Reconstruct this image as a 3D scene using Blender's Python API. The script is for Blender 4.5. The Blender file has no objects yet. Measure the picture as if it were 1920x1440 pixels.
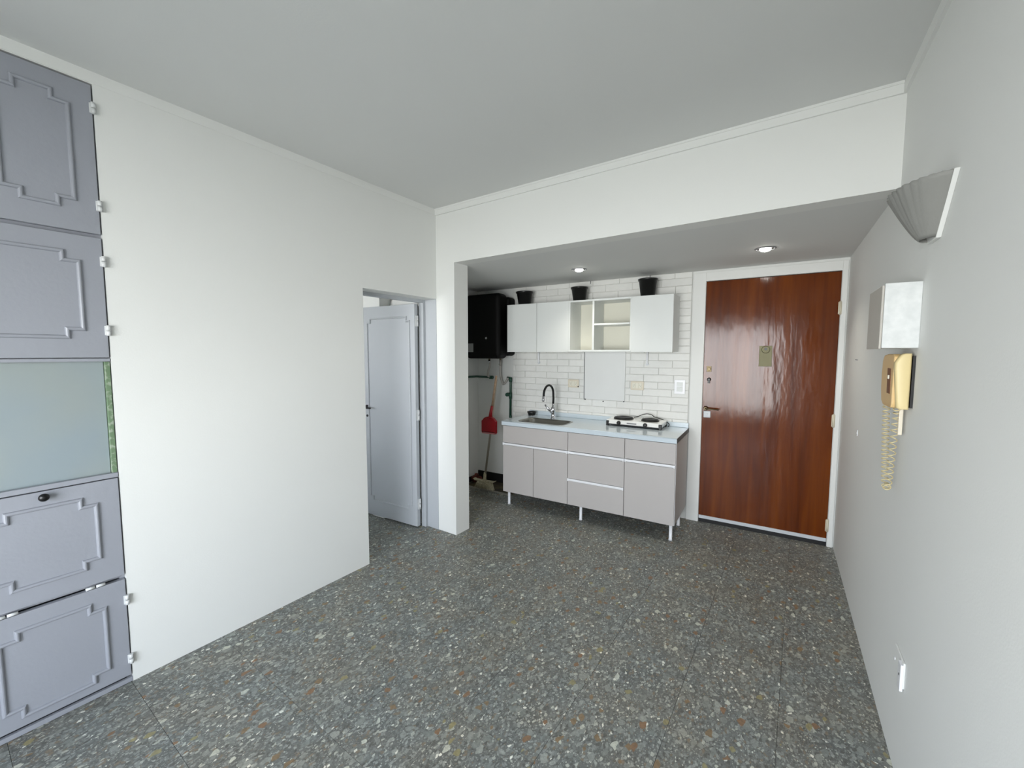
import bpy, bmesh, math, random
from mathutils import Vector, Matrix
random.seed(7)
SC = bpy.context.scene
COL = SC.collection
PI = math.pi

# ---------------------------------------------------------------- camera
cam_data = bpy.data.cameras.new('camera')
cam_data.sensor_width = 36.0
cam_data.lens = 36.0 * 778.754 / 1920.0
cam_data.clip_start = 0.02
cam = bpy.data.objects.new('camera', cam_data)
COL.objects.link(cam)
Sx = Vector((0.82058375, 0.57152352, 0.00178183))
Ux = Vector((-0.04384415, 0.0598416, 0.99724454))
Fx = Vector((-0.56984208, 0.81840079, -0.07416301))
m = Matrix.Identity(4)
for i in range(3):
    m[i][0] = Sx[i]; m[i][1] = Ux[i]; m[i][2] = -Fx[i]
m[0][3], m[1][3], m[2][3] = 2.4728, -2.4694, 1.5
cam.matrix_world = m
SC.camera = cam

# ---------------------------------------------------------------- sky and exposure
SC.view_settings.view_transform = 'Standard'
SC.view_settings.look = 'None'
SC.view_settings.gamma = 1.0
SC.view_settings.use_curve_mapping = False
SC.view_settings.exposure = 1.42
world = bpy.data.worlds.new('sky')
SC.world = world
world.use_nodes = True
wn = world.node_tree
wn.nodes.clear()
wo = wn.nodes.new('ShaderNodeOutputWorld')
wb = wn.nodes.new('ShaderNodeBackground')
wr = wn.nodes.new('ShaderNodeValToRGB')
wm = wn.nodes.new('ShaderNodeMapRange')
ws = wn.nodes.new('ShaderNodeSeparateXYZ')
wt = wn.nodes.new('ShaderNodeTexCoord')
wn.links.new(wt.outputs['Generated'], ws.inputs[0])
wn.links.new(ws.outputs['Z'], wm.inputs['Value'])
wm.inputs['From Min'].default_value = -1.0
wm.inputs['From Max'].default_value = 1.0
wn.links.new(wm.outputs['Result'], wr.inputs['Fac'])
cr = wr.color_ramp
cr.elements[0].position = 0.0; cr.elements[0].color = (0.13, 0.135, 0.125, 1)
cr.elements[1].position = 1.0; cr.elements[1].color = (0.55, 0.70, 1.0, 1)
for p, c in ((0.345, (0.17, 0.175, 0.165, 1)), (0.385, (0.84, 0.84, 0.81, 1)), (0.51, (0.92, 0.94, 0.96, 1)), (0.70, (0.78, 0.87, 1.0, 1))):
    e = cr.elements.new(p); e.color = c
wn.links.new(wr.outputs['Color'], wb.inputs['Color'])
wb.inputs['Strength'].default_value = 8.0
wn.links.new(wb.outputs[0], wo.inputs[0])

W0, KR, H, S = 2.7905, 0.0363, 2.6513, 2.2105
BACK = -4.2
# the room's window in the wall behind the camera
WIN = (0.85, 2.75, 0.30, 2.06)
pl = bpy.data.lights.new('window_portal', 'AREA')
pl.shape = 'RECTANGLE'; pl.size = WIN[1]-WIN[0]; pl.size_y = WIN[3]-WIN[2]
pl.cycles.is_portal = True
po = bpy.data.objects.new('window_portal', pl)
po.location = ((WIN[0]+WIN[1])/2, BACK-0.02, (WIN[2]+WIN[3])/2)
po.rotation_euler = (PI/2, 0, 0)
COL.objects.link(po)

# ---------------------------------------------------------------- materials
def srgb(r, g, b):
    def f(c):
        c = c/255.0
        return c/12.92 if c <= 0.04045 else ((c+0.055)/1.055)**2.4
    return (f(r), f(g), f(b), 1.0)

def base_mat(name, rgb, rough=0.6, metal=0.0, spec=0.5):
    mt = bpy.data.materials.new(name)
    mt.use_nodes = True
    b = mt.node_tree.nodes['Principled BSDF']
    b.inputs['Base Color'].default_value = srgb(*rgb)
    b.inputs['Roughness'].default_value = rough
    b.inputs['Metallic'].default_value = metal
    b.inputs['Specular IOR Level'].default_value = spec
    return mt

def add(nt, t, **kw):
    n = nt.nodes.new(t)
    for k, v in kw.items(): setattr(n, k, v)
    return n

def painted(name, rgb, rough=0.6, var=0.04, bump=0.15, scale=9.0, spec=0.4, obj_var=0.0, bscale=None):
    """painted surface: soft tone variation + roller relief"""
    mt = base_mat(name, rgb, rough, 0, spec)
    nt = mt.node_tree; b = nt.nodes['Principled BSDF']
    geo = add(nt, 'ShaderNodeNewGeometry')
    n1 = add(nt, 'ShaderNodeTexNoise'); n1.inputs['Scale'].default_value = scale; n1.inputs['Detail'].default_value = 4
    nt.links.new(geo.outputs['Position'], n1.inputs['Vector'])
    mr = add(nt, 'ShaderNodeMapRange'); mr.inputs['To Min'].default_value = 1-var; mr.inputs['To Max'].default_value = 1+var
    nt.links.new(n1.outputs['Fac'], mr.inputs['Value'])
    last = mr.outputs['Result']
    if obj_var:
        oi = add(nt, 'ShaderNodeObjectInfo')
        m2 = add(nt, 'ShaderNodeMapRange'); m2.inputs['To Min'].default_value = 1-obj_var; m2.inputs['To Max'].default_value = 1+obj_var*0.6
        nt.links.new(oi.outputs['Random'], m2.inputs['Value'])
        mm = add(nt, 'ShaderNodeMath', operation='MULTIPLY')
        nt.links.new(last, mm.inputs[0]); nt.links.new(m2.outputs['Result'], mm.inputs[1]); last = mm.outputs[0]
    vm = add(nt, 'ShaderNodeVectorMath', operation='SCALE')
    vm.inputs[0].default_value = srgb(*rgb)[:3]
    nt.links.new(last, vm.inputs['Scale'])
    nt.links.new(vm.outputs[0], b.inputs['Base Color'])
    n2 = add(nt, 'ShaderNodeTexNoise'); n2.inputs['Scale'].default_value = bscale or 160; n2.inputs['Detail'].default_value = 3
    nt.links.new(geo.outputs['Position'], n2.inputs['Vector'])
    bp = add(nt, 'ShaderNodeBump'); bp.inputs['Strength'].default_value = bump; bp.inputs['Distance'].default_value = 0.003
    nt.links.new(n2.outputs['Fac'], bp.inputs['Height'])
    nt.links.new(bp.outputs[0], b.inputs['Normal'])
    return mt

def terrazzo():
    mt = base_mat('terrazzo', (90, 90, 90), 0.33, 0, 0.45)
    nt = mt.node_tree; b = nt.nodes['Principled BSDF']; L = nt.links.new
    geo = add(nt, 'ShaderNodeNewGeometry'); oi = add(nt, 'ShaderNodeObjectInfo')
    off = add(nt, 'ShaderNodeVectorMath', operation='SCALE'); off.inputs[0].default_value = (13.0, 31.0, 0.0)
    L(oi.outputs['Random'], off.inputs['Scale'])
    pos = add(nt, 'ShaderNodeVectorMath', operation='ADD')
    L(geo.outputs['Position'], pos.inputs[0]); L(off.outputs[0], pos.inputs[1])
    # warp so chips are angular and irregular
    wnz = add(nt, 'ShaderNodeTexNoise'); wnz.inputs['Scale'].default_value = 26; wnz.inputs['Detail'].default_value = 2
    L(pos.outputs[0], wnz.inputs['Vector'])
    wsc = add(nt, 'ShaderNodeVectorMath', operation='SCALE'); wsc.inputs['Scale'].default_value = 0.022
    L(wnz.outputs['Color'], wsc.inputs[0])
    wp = add(nt, 'ShaderNodeVectorMath', operation='ADD'); L(pos.outputs[0], wp.inputs[0]); L(wsc.outputs[0], wp.inputs[1])
    def layer(scale, thresh, ramp, keep, prev, seed, edge=0.06):
        mp = add(nt, 'ShaderNodeMapping'); mp.inputs['Location'].default_value = (seed, seed*2.3, 0)
        mp.inputs['Rotation'].default_value = (0, 0, seed); mp.inputs['Scale'].default_value = (scale, scale*0.66, 0.0)
        L(wp.outputs[0], mp.inputs['Vector'])
        v = add(nt, 'ShaderNodeTexVoronoi', voronoi_dimensions='2D', feature='F1', distance='MINKOWSKI')
        v.inputs['Scale'].default_value = 1.0; v.inputs['Exponent'].default_value = 1.4
        L(mp.outputs[0], v.inputs['Vector'])
        sep = add(nt, 'ShaderNodeSeparateColor'); L(v.outputs['Color'], sep.inputs[0])
        # chip radius varies per cell
        rad = add(nt, 'ShaderNodeMath', operation='MULTIPLY'); L(sep.outputs[1], rad.inputs[0]); rad.inputs[1].default_value = thresh
        lt = add(nt, 'ShaderNodeMath', operation='SUBTRACT'); L(rad.outputs[0], lt.inputs[0]); L(v.outputs['Distance'], lt.inputs[1])
        sm = add(nt, 'ShaderNodeMapRange'); sm.inputs['From Min'].default_value = 0; sm.inputs['From Max'].default_value = edge
        L(lt.outputs[0], sm.inputs['Value'])
        kp = add(nt, 'ShaderNodeMath', operation='LESS_THAN'); L(sep.outputs[2], kp.inputs[0]); kp.inputs[1].default_value = keep
        mk = add(nt, 'ShaderNodeMath', operation='MULTIPLY'); L(sm.outputs[0], mk.inputs[0]); L(kp.outputs[0], mk.inputs[1])
        rp = add(nt, 'ShaderNodeValToRGB'); rp.color_ramp.interpolation = 'CONSTANT'
        while len(rp.color_ramp.elements) > 1: rp.color_ramp.elements.remove(rp.color_ramp.elements[-1])
        for i, (p, c) in enumerate(ramp):
            e = rp.color_ramp.elements[0] if i == 0 else rp.color_ramp.elements.new(p)
            e.position = p; e.color = srgb(*c)
        L(sep.outputs[0], rp.inputs['Fac'])
        mx = add(nt, 'ShaderNodeMix', data_type='RGBA'); L(mk.outputs[0], mx.inputs['Factor'])
        L(prev, mx.inputs[6]); L(rp.outputs['Color'], mx.inputs[7])
        return mx.outputs[2]
    nz = add(nt, 'ShaderNodeTexNoise'); nz.inputs['Scale'].default_value = 7; nz.inputs['Detail'].default_value = 5
    L(pos.outputs[0], nz.inputs['Vector'])
    r0 = add(nt, 'ShaderNodeValToRGB'); r0.color_ramp.elements[0].position = .3; r0.color_ramp.elements[1].position = .7
    r0.color_ramp.elements[0].color = srgb(98, 100, 98); r0.color_ramp.elements[1].color = srgb(116, 118, 115)
    L(nz.outputs['Fac'], r0.inputs['Fac'])
    greys = [(0, (89, 89, 86)), (.14, (113, 116, 113)), (.38, (130, 135, 130)), (.60, (146, 150, 145)), (.74, (124, 117, 105)), (.84, (163, 166, 160)), (.96, (204, 207, 198))]
    o = layer(190, 0.75, greys, .9, r0.outputs['Color'], 1.3, .15)
    greys2 = [(0, (95, 95, 92)), (.12, (122, 126, 123)), (.36, (137, 141, 137)), (.58, (126, 117, 103)), (.68, (152, 155, 150)), (.86, (174, 176, 167)), (.965, (223, 223, 213))]
    o = layer(100, 0.9, greys2, .85, o, 4.1, .1)
    big = [(0, (126, 131, 127)), (.22, (139, 143, 138)), (.42, (132, 104, 80)), (.50, (152, 155, 149)), (.66, (130, 111, 86)), (.74, (135, 139, 133)), (.88, (191, 194, 183)), (.95, (143, 137, 103))]
    o = layer(46, 0.85, big, .30, o, 7.7, .08)
    fn = add(nt, 'ShaderNodeTexNoise'); fn.inputs['Scale'].default_value = 70; fn.inputs['Detail'].default_value = 6; fn.inputs['Roughness'].default_value = .75
    L(pos.outputs[0], fn.inputs['Vector'])
    fm = add(nt, 'ShaderNodeMapRange'); fm.inputs['From Min'].default_value = .3; fm.inputs['From Max'].default_value = .7
    fm.inputs['To Min'].default_value = .68; fm.inputs['To Max'].default_value = 1.30
    L(fn.outputs['Fac'], fm.inputs['Value'])
    pn_ = add(nt, 'ShaderNodeTexNoise'); pn_.inputs['Scale'].default_value = 4.5; pn_.inputs['Detail'].default_value = 3
    L(geo.outputs['Position'], pn_.inputs['Vector'])
    tr = add(nt, 'ShaderNodeValToRGB'); tr.color_ramp.elements[0].position = .38; tr.color_ramp.elements[1].position = .66
    tr.color_ramp.elements[0].color = (.985, 1.0, 1.0, 1); tr.color_ramp.elements[1].color = (1.05, .99, .92, 1)
    L(pn_.outputs['Fac'], tr.inputs['Fac'])
    s1 = add(nt, 'ShaderNodeVectorMath', operation='SCALE'); L(o, s1.inputs[0]); L(fm.outputs['Result'], s1.inputs['Scale'])
    s2 = add(nt, 'ShaderNodeVectorMath', operation='MULTIPLY'); L(s1.outputs[0], s2.inputs[0]); L(tr.outputs['Color'], s2.inputs[1])
    L(s2.outputs[0], b.inputs['Base Color'])
    n3 = add(nt, 'ShaderNodeTexNoise'); n3.inputs['Scale'].default_value = 5; n3.inputs['Detail'].default_value = 3
    L(pos.outputs[0], n3.inputs['Vector'])
    rr = add(nt, 'ShaderNodeMapRange'); rr.inputs['To Min'].default_value = .38; rr.inputs['To Max'].default_value = .58
    L(n3.outputs['Fac'], rr.inputs['Value']); L(rr.outputs['Result'], b.inputs['Roughness'])
    return mt

def door_wood():
    mt = base_mat('varnished_door_wood', (120, 62, 22), 0.2, 0, 0.3)
    nt = mt.node_tree; b = nt.nodes['Principled BSDF']; L = nt.links.new
    tc = add(nt, 'ShaderNodeTexCoord')
    mp = add(nt, 'ShaderNodeMapping'); mp.inputs['Scale'].default_value = (9, 9, 0.55)
    L(tc.outputs['Object'], mp.inputs['Vector'])
    n = add(nt, 'ShaderNodeTexNoise'); n.inputs['Scale'].default_value = 1.6; n.inputs['Detail'].default_value = 8; n.inputs['Distortion'].default_value = .6
    L(mp.outputs[0], n.inputs['Vector'])
    r = add(nt, 'ShaderNodeValToRGB')
    r.color_ramp.elements[0].position = .25; r.color_ramp.elements[0].color = srgb(80, 34, 7)
    r.color_ramp.elements[1].position = .75; r.color_ramp.elements[1].color = srgb(118, 59, 13)
    e = r.color_ramp.elements.new(.5); e.color = srgb(100, 46, 9)
    L(n.outputs['Fac'], r.inputs['Fac'])
    mp2 = add(nt, 'ShaderNodeMapping'); mp2.inputs['Scale'].default_value = (90, 90, 1.6)
    L(tc.outputs['Object'], mp2.inputs['Vector'])
    n2 = add(nt, 'ShaderNodeTexNoise'); n2.inputs['Scale'].default_value = 1.6; n2.inputs['Detail'].default_value = 4
    L(mp2.outputs[0], n2.inputs['Vector'])
    mr = add(nt, 'ShaderNodeMapRange'); mr.inputs['To Min'].default_value = .80; mr.inputs['To Max'].default_value = 1.15
    L(n2.outputs['Fac'], mr.inputs['Value'])
    vm = add(nt, 'ShaderNodeVectorMath', operation='SCALE'); L(r.outputs['Color'], vm.inputs[0]); L(mr.outputs['Result'], vm.inputs['Scale'])
    L(vm.outputs[0], b.inputs['Base Color'])
    mp3 = add(nt, 'ShaderNodeMapping'); mp3.inputs['Scale'].default_value = (16, 16, 4)
    L(tc.outputs['Object'], mp3.inputs['Vector'])
    n3 = add(nt, 'ShaderNodeTexNoise'); n3.inputs['Scale'].default_value = 1; n3.inputs['Detail'].default_value = 3
    L(mp3.outputs[0], n3.inputs['Vector'])
    bp = add(nt, 'ShaderNodeBump'); bp.inputs['Strength'].default_value = .3; bp.inputs['Distance'].default_value = .006
    L(n3.outputs['Fac'], bp.inputs['Height']); L(bp.outputs[0], b.inputs['Normal'])
    b.inputs['Roughness'].default_value = .13
    return mt

def worn(name, a, bcol, scale, lo, hi, rough=.6):
    mt = base_mat(name, a, rough)
    nt = mt.node_tree; b = nt.nodes['Principled BSDF']; L = nt.links.new
    g = add(nt, 'ShaderNodeNewGeometry'); n = add(nt, 'ShaderNodeTexNoise'); n.inputs['Scale'].default_value = scale; n.inputs['Detail'].default_value = 6
    L(g.outputs['Position'], n.inputs['Vector'])
    r = add(nt, 'ShaderNodeValToRGB'); r.color_ramp.elements[0].position = lo; r.color_ramp.elements[1].position = hi
    r.color_ramp.elements[0].color = srgb(*a); r.color_ramp.elements[1].color = srgb(*bcol)
    L(n.outputs['Fac'], r.inputs['Fac']); L(r.outputs[0], b.inputs['Base Color'])
    return mt

def emit(name, rgb, st):
    mt = base_mat(name, rgb, .4)
    b = mt.node_tree.nodes['Principled BSDF']
    b.inputs['Emission Color'].default_value = srgb(*rgb); b.inputs['Emission Strength'].default_value = st
    return mt

M = dict(
    wall=painted('white_wall_paint', (226, 227, 224), .7, .015, .10, 1.4, .3),
    ceil=painted('ceiling_paint', (218, 219, 217), .8, .02, .08, 1.2, .25),
    trim=painted('trim_paint', (228, 229, 226), .5, .01, .05),
    tile=terrazzo(),
    grout=painted('grout', (84, 85, 82), .8),
    brick=painted('white_painted_brick', (230, 230, 226), .5, .05, .6, 22, .4, .04, 45),
    mortar=painted('white_mortar', (217, 217, 213), .8, .03, .5),
    panel=painted('smooth_panel_paint', (227, 228, 226), .5, .01, .05),
    wood=door_wood(),
    doorpaint=painted('grey_blue_door_paint', (176, 180, 184), .38, .02, .12, 3, .45),
    wardrobe=painted('lavender_grey_enamel', (150, 153, 161), .35, .03, .25, 4, .5, 0, 60),
    recess=worn('sage_grey_panel_paint', (140, 152, 157), (145, 154, 153), 3, .35, .65, .3),
    green=worn('chipped_green_paint', (104, 128, 98), (150, 162, 144), 60, .5, .62, .5),
    dark=base_mat('dark_gap', (24, 24, 24), .8),
    greige=painted('greige_laminate', (186, 181, 178), .42, .008, .03, 5, .4),
    white=painted('white_laminate', (222, 225, 223), .4, .008, .03, 5, .4),
    cream=painted('cream_back_board', (224, 222, 208), .6, .01, .03),
    rail=base_mat('white_rail_enamel', (236, 237, 240), .25),
    top=painted('pale_blue_worktop', (205, 216, 223), .09, .03, .02, 14, .5),
    topdark=base_mat('worktop_core', (96, 98, 98), .6),
    steel=base_mat('brushed_steel', (150, 148, 142), .28, 1),
    chrome=base_mat('chrome', (215, 215, 220), .08, 1),
    black=base_mat('black_plastic', (10, 10, 10), .35),
    heater=base_mat('black_heater_enamel', (3, 3, 3), .6, 0, .2),
    potm=base_mat('black_pot_plastic', (14, 14, 14), .28),
    pot_in=base_mat('dark_soil', (30, 26, 22), .9),
    brass=base_mat('aged_brass', (112, 100, 76), .4, .8),
    olive=base_mat('olive_brass_plate', (112, 108, 78), .5, .2),
    lockw=base_mat('white_lock_plate', (206, 210, 214), .35),
    offw=painted('off_white_plastic', (228, 224, 208), .35, .01, .02),
    offwd=painted('aged_cream_plastic', (222, 213, 194), .35, .01, .02),
    hingem=painted('painted_hinge', (212, 214, 214), .4, .02, .1),
    hingeo=painted('cream_hinge', (214, 206, 184), .4, .02, .1),
    box=worn('brushed_white_paint', (206, 209, 208), (220, 222, 221), 30, .35, .65, .55),
    boxf=painted('greyish_box_cover', (186, 182, 174), .5, .02, .05),
    tan=painted('tan_phone_plastic', (216, 184, 130), .4, .01, .02),
    phone=painted('cream_phone_plastic', (218, 200, 150), .4, .01, .02),
    brown=base_mat('brown_cradle', (112, 68, 30), .5),
    cord=base_mat('cream_cord', (206, 192, 150), .45),
    sconce=painted('darkened_pleated_shade', (142, 142, 138), .6, .03, .2),  # white shade painted grey: its shadowed side is put into the colour
    red=base_mat('red_dustpan_plastic', (148, 10, 22), .35),
    pink=base_mat('worn_pink_lip', (190, 120, 120), .5),
    stick=worn('wooden_stick', (150, 122, 96), (174, 148, 122), 30, .4, .6, .5),
    greystick=base_mat('grey_beige_pole', (150, 142, 128), .5),
    bristle=worn('cream_bristles', (196, 188, 160), (150, 140, 112), 60, .4, .7, .8),
    gpipe=base_mat('green_water_pipe', (34, 74, 58), .35),
    hose=base_mat('braided_steel_hose', (176, 172, 166), .45, .5),
    rubber=base_mat('black_rubber', (8, 8, 9), .6, 0, .3),
    burner=base_mat('cast_iron_burner', (26, 26, 26), .5, .3),
    enamel=base_mat('hob_chrome_enamel', (246, 246, 243), .1, .2),
    print_=base_mat('grey_print', (120, 122, 124), .5),
    glass=None,
    bulb=emit('lit_bulb', (255, 252, 244), 14.0),
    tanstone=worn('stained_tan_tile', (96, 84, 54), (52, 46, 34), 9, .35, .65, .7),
    strip=painted('pale_step_edge', (140, 136, 126), .6),
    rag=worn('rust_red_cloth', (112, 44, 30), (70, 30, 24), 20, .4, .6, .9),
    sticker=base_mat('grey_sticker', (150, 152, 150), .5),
    rug=base_mat('black_gap_baseboard', (20, 20, 22), .6),
    al=base_mat('white_window_frame', (225, 226, 226), .35),
)
gm = bpy.data.materials.new('window_glass'); gm.use_nodes = True
g_ = gm.node_tree; g_.nodes.clear()
go = g_.nodes.new('ShaderNodeOutputMaterial'); gt = g_.nodes.new('ShaderNodeBsdfTransparent'); gg = g_.nodes.new('ShaderNodeBsdfGlossy')
gx = g_.nodes.new('ShaderNodeMixShader'); gg.inputs['Roughness'].default_value = .02; gx.inputs[0].default_value = .06
g_.links.new(gt.outputs[0], gx.inputs[1]); g_.links.new(gg.outputs[0], gx.inputs[2]); g_.links.new(gx.outputs[0], go.inputs[0])
M['glass'] = gm

# ---------------------------------------------------------------- frames and mesh builder
def frame(o, k):
    return Matrix.Translation(Vector((o[0], o[1], 0))) @ Matrix.Rotation(math.atan(k), 4, 'Z')
FW = Matrix.Identity(4)
FK = frame((W0, 1.5202), 0.0553)     # back wall of the kitchen niche: x along the wall, y into it
FR = frame((W0, 0), KR)              # right wall: y along the wall, x into it
FL = frame((0, 0), 0.0118)           # left wall

class MB:
    def __init__(self): self.bm = bmesh.new()
    def _merge(self, b2, mi=0):
        me = bpy.data.meshes.new('tmp'); 
        for f in b2.faces: f.material_index = mi
        b2.to_mesh(me); b2.free(); self.bm.from_mesh(me); bpy.data.meshes.remove(me)
    def box(self, x0, x1, y0, y1, z0, z1, bev=0.0, mi=0, seg=2):
        b = bmesh.new()
        mt = Matrix.Translation(((x0+x1)/2, (y0+y1)/2, (z0+z1)/2)) @ Matrix.Diagonal((abs(x1-x0), abs(y1-y0), abs(z1-z0), 1))
        bmesh.ops.create_cube(b, size=1, matrix=mt)
        if bev: bmesh.ops.bevel(b, geom=b.edges[:], offset=bev, segments=seg, affect='EDGES', profile=.5)
        self._merge(b, mi); return self
    def prism(self, pts, z0, z1, axis='z', bev=0, mi=0):
        b = bmesh.new()
        def v(p, h):
            return {'z': (p[0], p[1], h), 'x': (h, p[0], p[1]), 'y': (p[0], h, p[1])}[axis]
        lo = [b.verts.new(v(p, z0)) for p in pts]; hi = [b.verts.new(v(p, z1)) for p in pts]
        b.faces.new(lo); b.faces.new(hi[::-1])
        n = len(pts)
        for i in range(n): b.faces.new((lo[i], hi[i], hi[(i+1) % n], lo[(i+1) % n]))
        bmesh.ops.recalc_face_normals(b, faces=b.faces[:])
        if bev: bmesh.ops.bevel(b, geom=b.edges[:], offset=bev, segments=2, affect='EDGES', profile=.5)
        self._merge(b, mi); return self
    def tube(self, pts, r, seg=12, mi=0, cap=True):
        pts = [Vector(p) for p in pts]; n = len(pts)
        rs = r if isinstance(r, (list, tuple)) else [r]*n
        b = bmesh.new(); rings = []
        t = (pts[1]-pts[0]).normalized()
        ref = Vector((0, 0, 1)) if abs(t.z) < .9 else Vector((1, 0, 0))
        u = t.cross(ref).normalized()
        for i in range(n):
            if i == 0: t = pts[1]-pts[0]
            elif i == n-1: t = pts[-1]-pts[-2]
            else: t = (pts[i+1]-pts[i]).normalized()+(pts[i]-pts[i-1]).normalized()
            t.normalize()
            u = (u - t*u.dot(t))
            u = u.normalized() if u.length > 1e-6 else t.orthogonal().normalized()
            w = t.cross(u)
            rings.append([b.verts.new(pts[i]+(u*math.cos(a)+w*math.sin(a))*rs[i]) for a in [2*PI*k/seg for k in range(seg)]])
        for i in range(n-1):
            for k in range(seg):
                f = b.faces.new((rings[i][k], rings[i][(k+1) % seg], rings[i+1][(k+1) % seg], rings[i+1][k])); f.smooth = True
        if cap:
            b.faces.new(rings[0][::-1]); b.faces.new(rings[-1])
        self._merge(b, mi); return self
    def lathe(self, prof, c=(0, 0, 0), seg=32, axis='z', mi=0):
        """prof: (radius, height) list"""
        b = bmesh.new(); rings = []
        def P(r, h, a):
            q = {'z': (r*math.cos(a), r*math.sin(a), h), 'y': (r*math.cos(a), h, r*math.sin(a)), 'x': (h, r*math.cos(a), r*math.sin(a))}[axis]
            return Vector(q)+Vector(c)
        for r, h in prof:
            rings.append([b.verts.new(P(max(r, 1e-5), h, 2*PI*k/seg)) for k in range(seg)])
        for i in range(len(prof)-1):
            for k in range(seg):
                f = b.faces.new((rings[i][k], rings[i][(k+1) % seg], rings[i+1][(k+1) % seg], rings[i+1][k])); f.smooth = True
        b.faces.new(rings[0][::-1]); b.faces.new(rings[-1])
        bmesh.ops.recalc_face_normals(b, faces=b.faces[:])
        self._merge(b, mi); return self
    def build(self, name, mats, parent=None, F=None, o=(0, 0, 0), smooth_angle=None):
        """coordinates were written in frame F; o = origin (frame coordinates) of the object or of its root"""
        if not isinstance(mats, (list, tuple)): mats = [mats]
        me = bpy.data.meshes.new(name)
        if parent is not None and '_o' in OR.get(parent.name, {}): o = OR[parent.name]['_o']
        bmesh.ops.translate(self.bm, verts=self.bm.verts[:], vec=-Vector(o))
        self.bm.to_mesh(me); self.bm.free()
        for mt in mats: me.materials.append(mt)
        ob = bpy.data.objects.new(name, me); COL.objects.link(ob)
        if parent is not None:
            ob.parent = parent; OR[ob.name] = {'_o': o}
        else:
            ob.matrix_world = (F or FW) @ Matrix.Translation(Vector(o)); OR[ob.name] = {'_o': o}
        return ob
OR = {}
def tag(o, label=None, cat=None, group=None, kind=None):
    if label: o['label'] = label
    if cat: o['category'] = cat
    if group: o['group'] = group
    if kind: o['kind'] = kind
    return o
def thing(name, F, o, label, cat, group=None):
    e = bpy.data.objects.new(name, None); COL.objects.link(e)
    e.empty_display_size = .05
    e.matrix_world = F @ Matrix.Translation(Vector(o)); OR[e.name] = {'_o': o}
    return tag(e, label, cat, group)
def struct(mb, name, mt, label=None, F=None, parent=None, o=(0, 0, 0), cat=None):
    ob = mb.build(name, mt, parent, F, o)
    ob['kind'] = 'structure'
    if label: ob['label'] = label
    if cat: ob['category'] = cat
    return ob

def xr(y): return W0 - KR*y          # right wall line in world
def kf(u, v): return (FK @ Vector((u, v, 0)))[:2]

# ---------------------------------------------------------------- setting
# floor: slab + terrazzo tiles, each a piece of its own
fl = struct(MB().box(-2.1, 3.2, BACK-.1, 1.75, -.12, -.004), 'floor', M['grout'], 'grey terrazzo tile floor with orange and white stone chips', cat='floor')
T = .364; GAP = .0006
tm = MB().box(GAP, T-GAP, GAP, T-GAP, -.02, 0, .0006, seg=1)
me = None
x0 = 1.0013 - 8*T; y0 = -.17 - 10*T
for i in range(15):
    for j in range(16):
        x = x0+i*T; y = y0+j*T
        if me is None:
            ob = tm.build('tile', M['tile'], fl); me = ob.data
        else:
            ob = bpy.data.objects.new('tile', me); COL.objects.link(ob); ob.parent = fl
        ob.location = (x, y, random.uniform(-.0003, .0003))

struct(MB().prism([(-2.1, BACK-.15), (xr(BACK)+.15, BACK-.15), (xr(0)+.15, .12), (-2.1, .161)], H, H+.12), 'ceiling', M['ceil'], 'flat white main room ceiling')
# lowered ceiling of the niche
struct(MB().prism([(-.95, .161), (.196, .161), (.196, .12), (W0, .12), (xr(1.52)+.15, 1.52+.15), (-.95, 1.5)], S, S+.03), 'ceiling_kitchen', M['ceil'], 'low grey-lit ceiling over the kitchen niche')
struct(MB().box(.196, W0-.0, 0, .12, S, H), 'wall_beam', M['wall'], 'white beam wall above the kitchen niche')
struct(MB().box(-1.95, .196, 0, .161, 0, H), 'wall_pillar', M['wall'], 'narrow white pillar end between door opening and kitchen niche')
struct(MB().prism([(xr(BACK-.15), BACK-.15), (xr(BACK-.15)+.15, BACK-.15), (xr(1.8)+.15, 1.8), (xr(1.8), 1.8)], 0, H), 'wall_right', M['wall'], 'long white right wall')
# left wall in its frame
DOORY = -.704
mb = MB()
mb.box(-.13, 0, -1.985, DOORY, 0, H); mb.box(-.13, 0, DOORY, 0.0, 1.94, H)
mb.box(-.13, 0, -3.325, -1.985, 2.602, H); mb.box(-.13, 0, BACK, -3.325, 0, H)
struct(mb, 'wall_left', M['wall'], 'white left wall between wardrobe and door opening', FL)
# niche walls
mb = MB()
mb.box(-3.6, -1.02, 0, .15, 0, S); mb.box(-.098, .05, 0, .15, 0, S); mb.box(-1.02, -.098, 0, .15, 2.118, S)
mb.box(-1.02, -.098, .09, .15, 0, 2.118)
wk = struct(mb, 'wall_kitchen', M['wall'], 'back wall of the kitchen niche with white painted bricks and entry door', FK)
struct(MB().box(-3.6, -3.455, -1.45, 0, 0, S), 'wall_niche', M['wall'], 'shaded side wall of the niche beside the heater', FK)
# room beyond the door opening
struct(MB().box(-2.05, -1.95, BACK, .161, 0, H), 'wall_hall', M['wall'], 'far wall of the room beyond the door opening')
mb = MB(); mb.box(-1.95, -.16, -2.62, -2.52, 0, .9); mb.box(-1.95, -.16, -2.62, -2.52, 2.1, H); mb.box(-1.95, -1.6, -2.62, -2.52, .9, 2.1); mb.box(-.7, -.16, -2.62, -2.52, .9, 2.1)  # opening added to let daylight into the unseen room
struct(mb, 'wall_hall_opening', M['wall'], 'unseen wall with an added opening that lights the room beyond the door')
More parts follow.
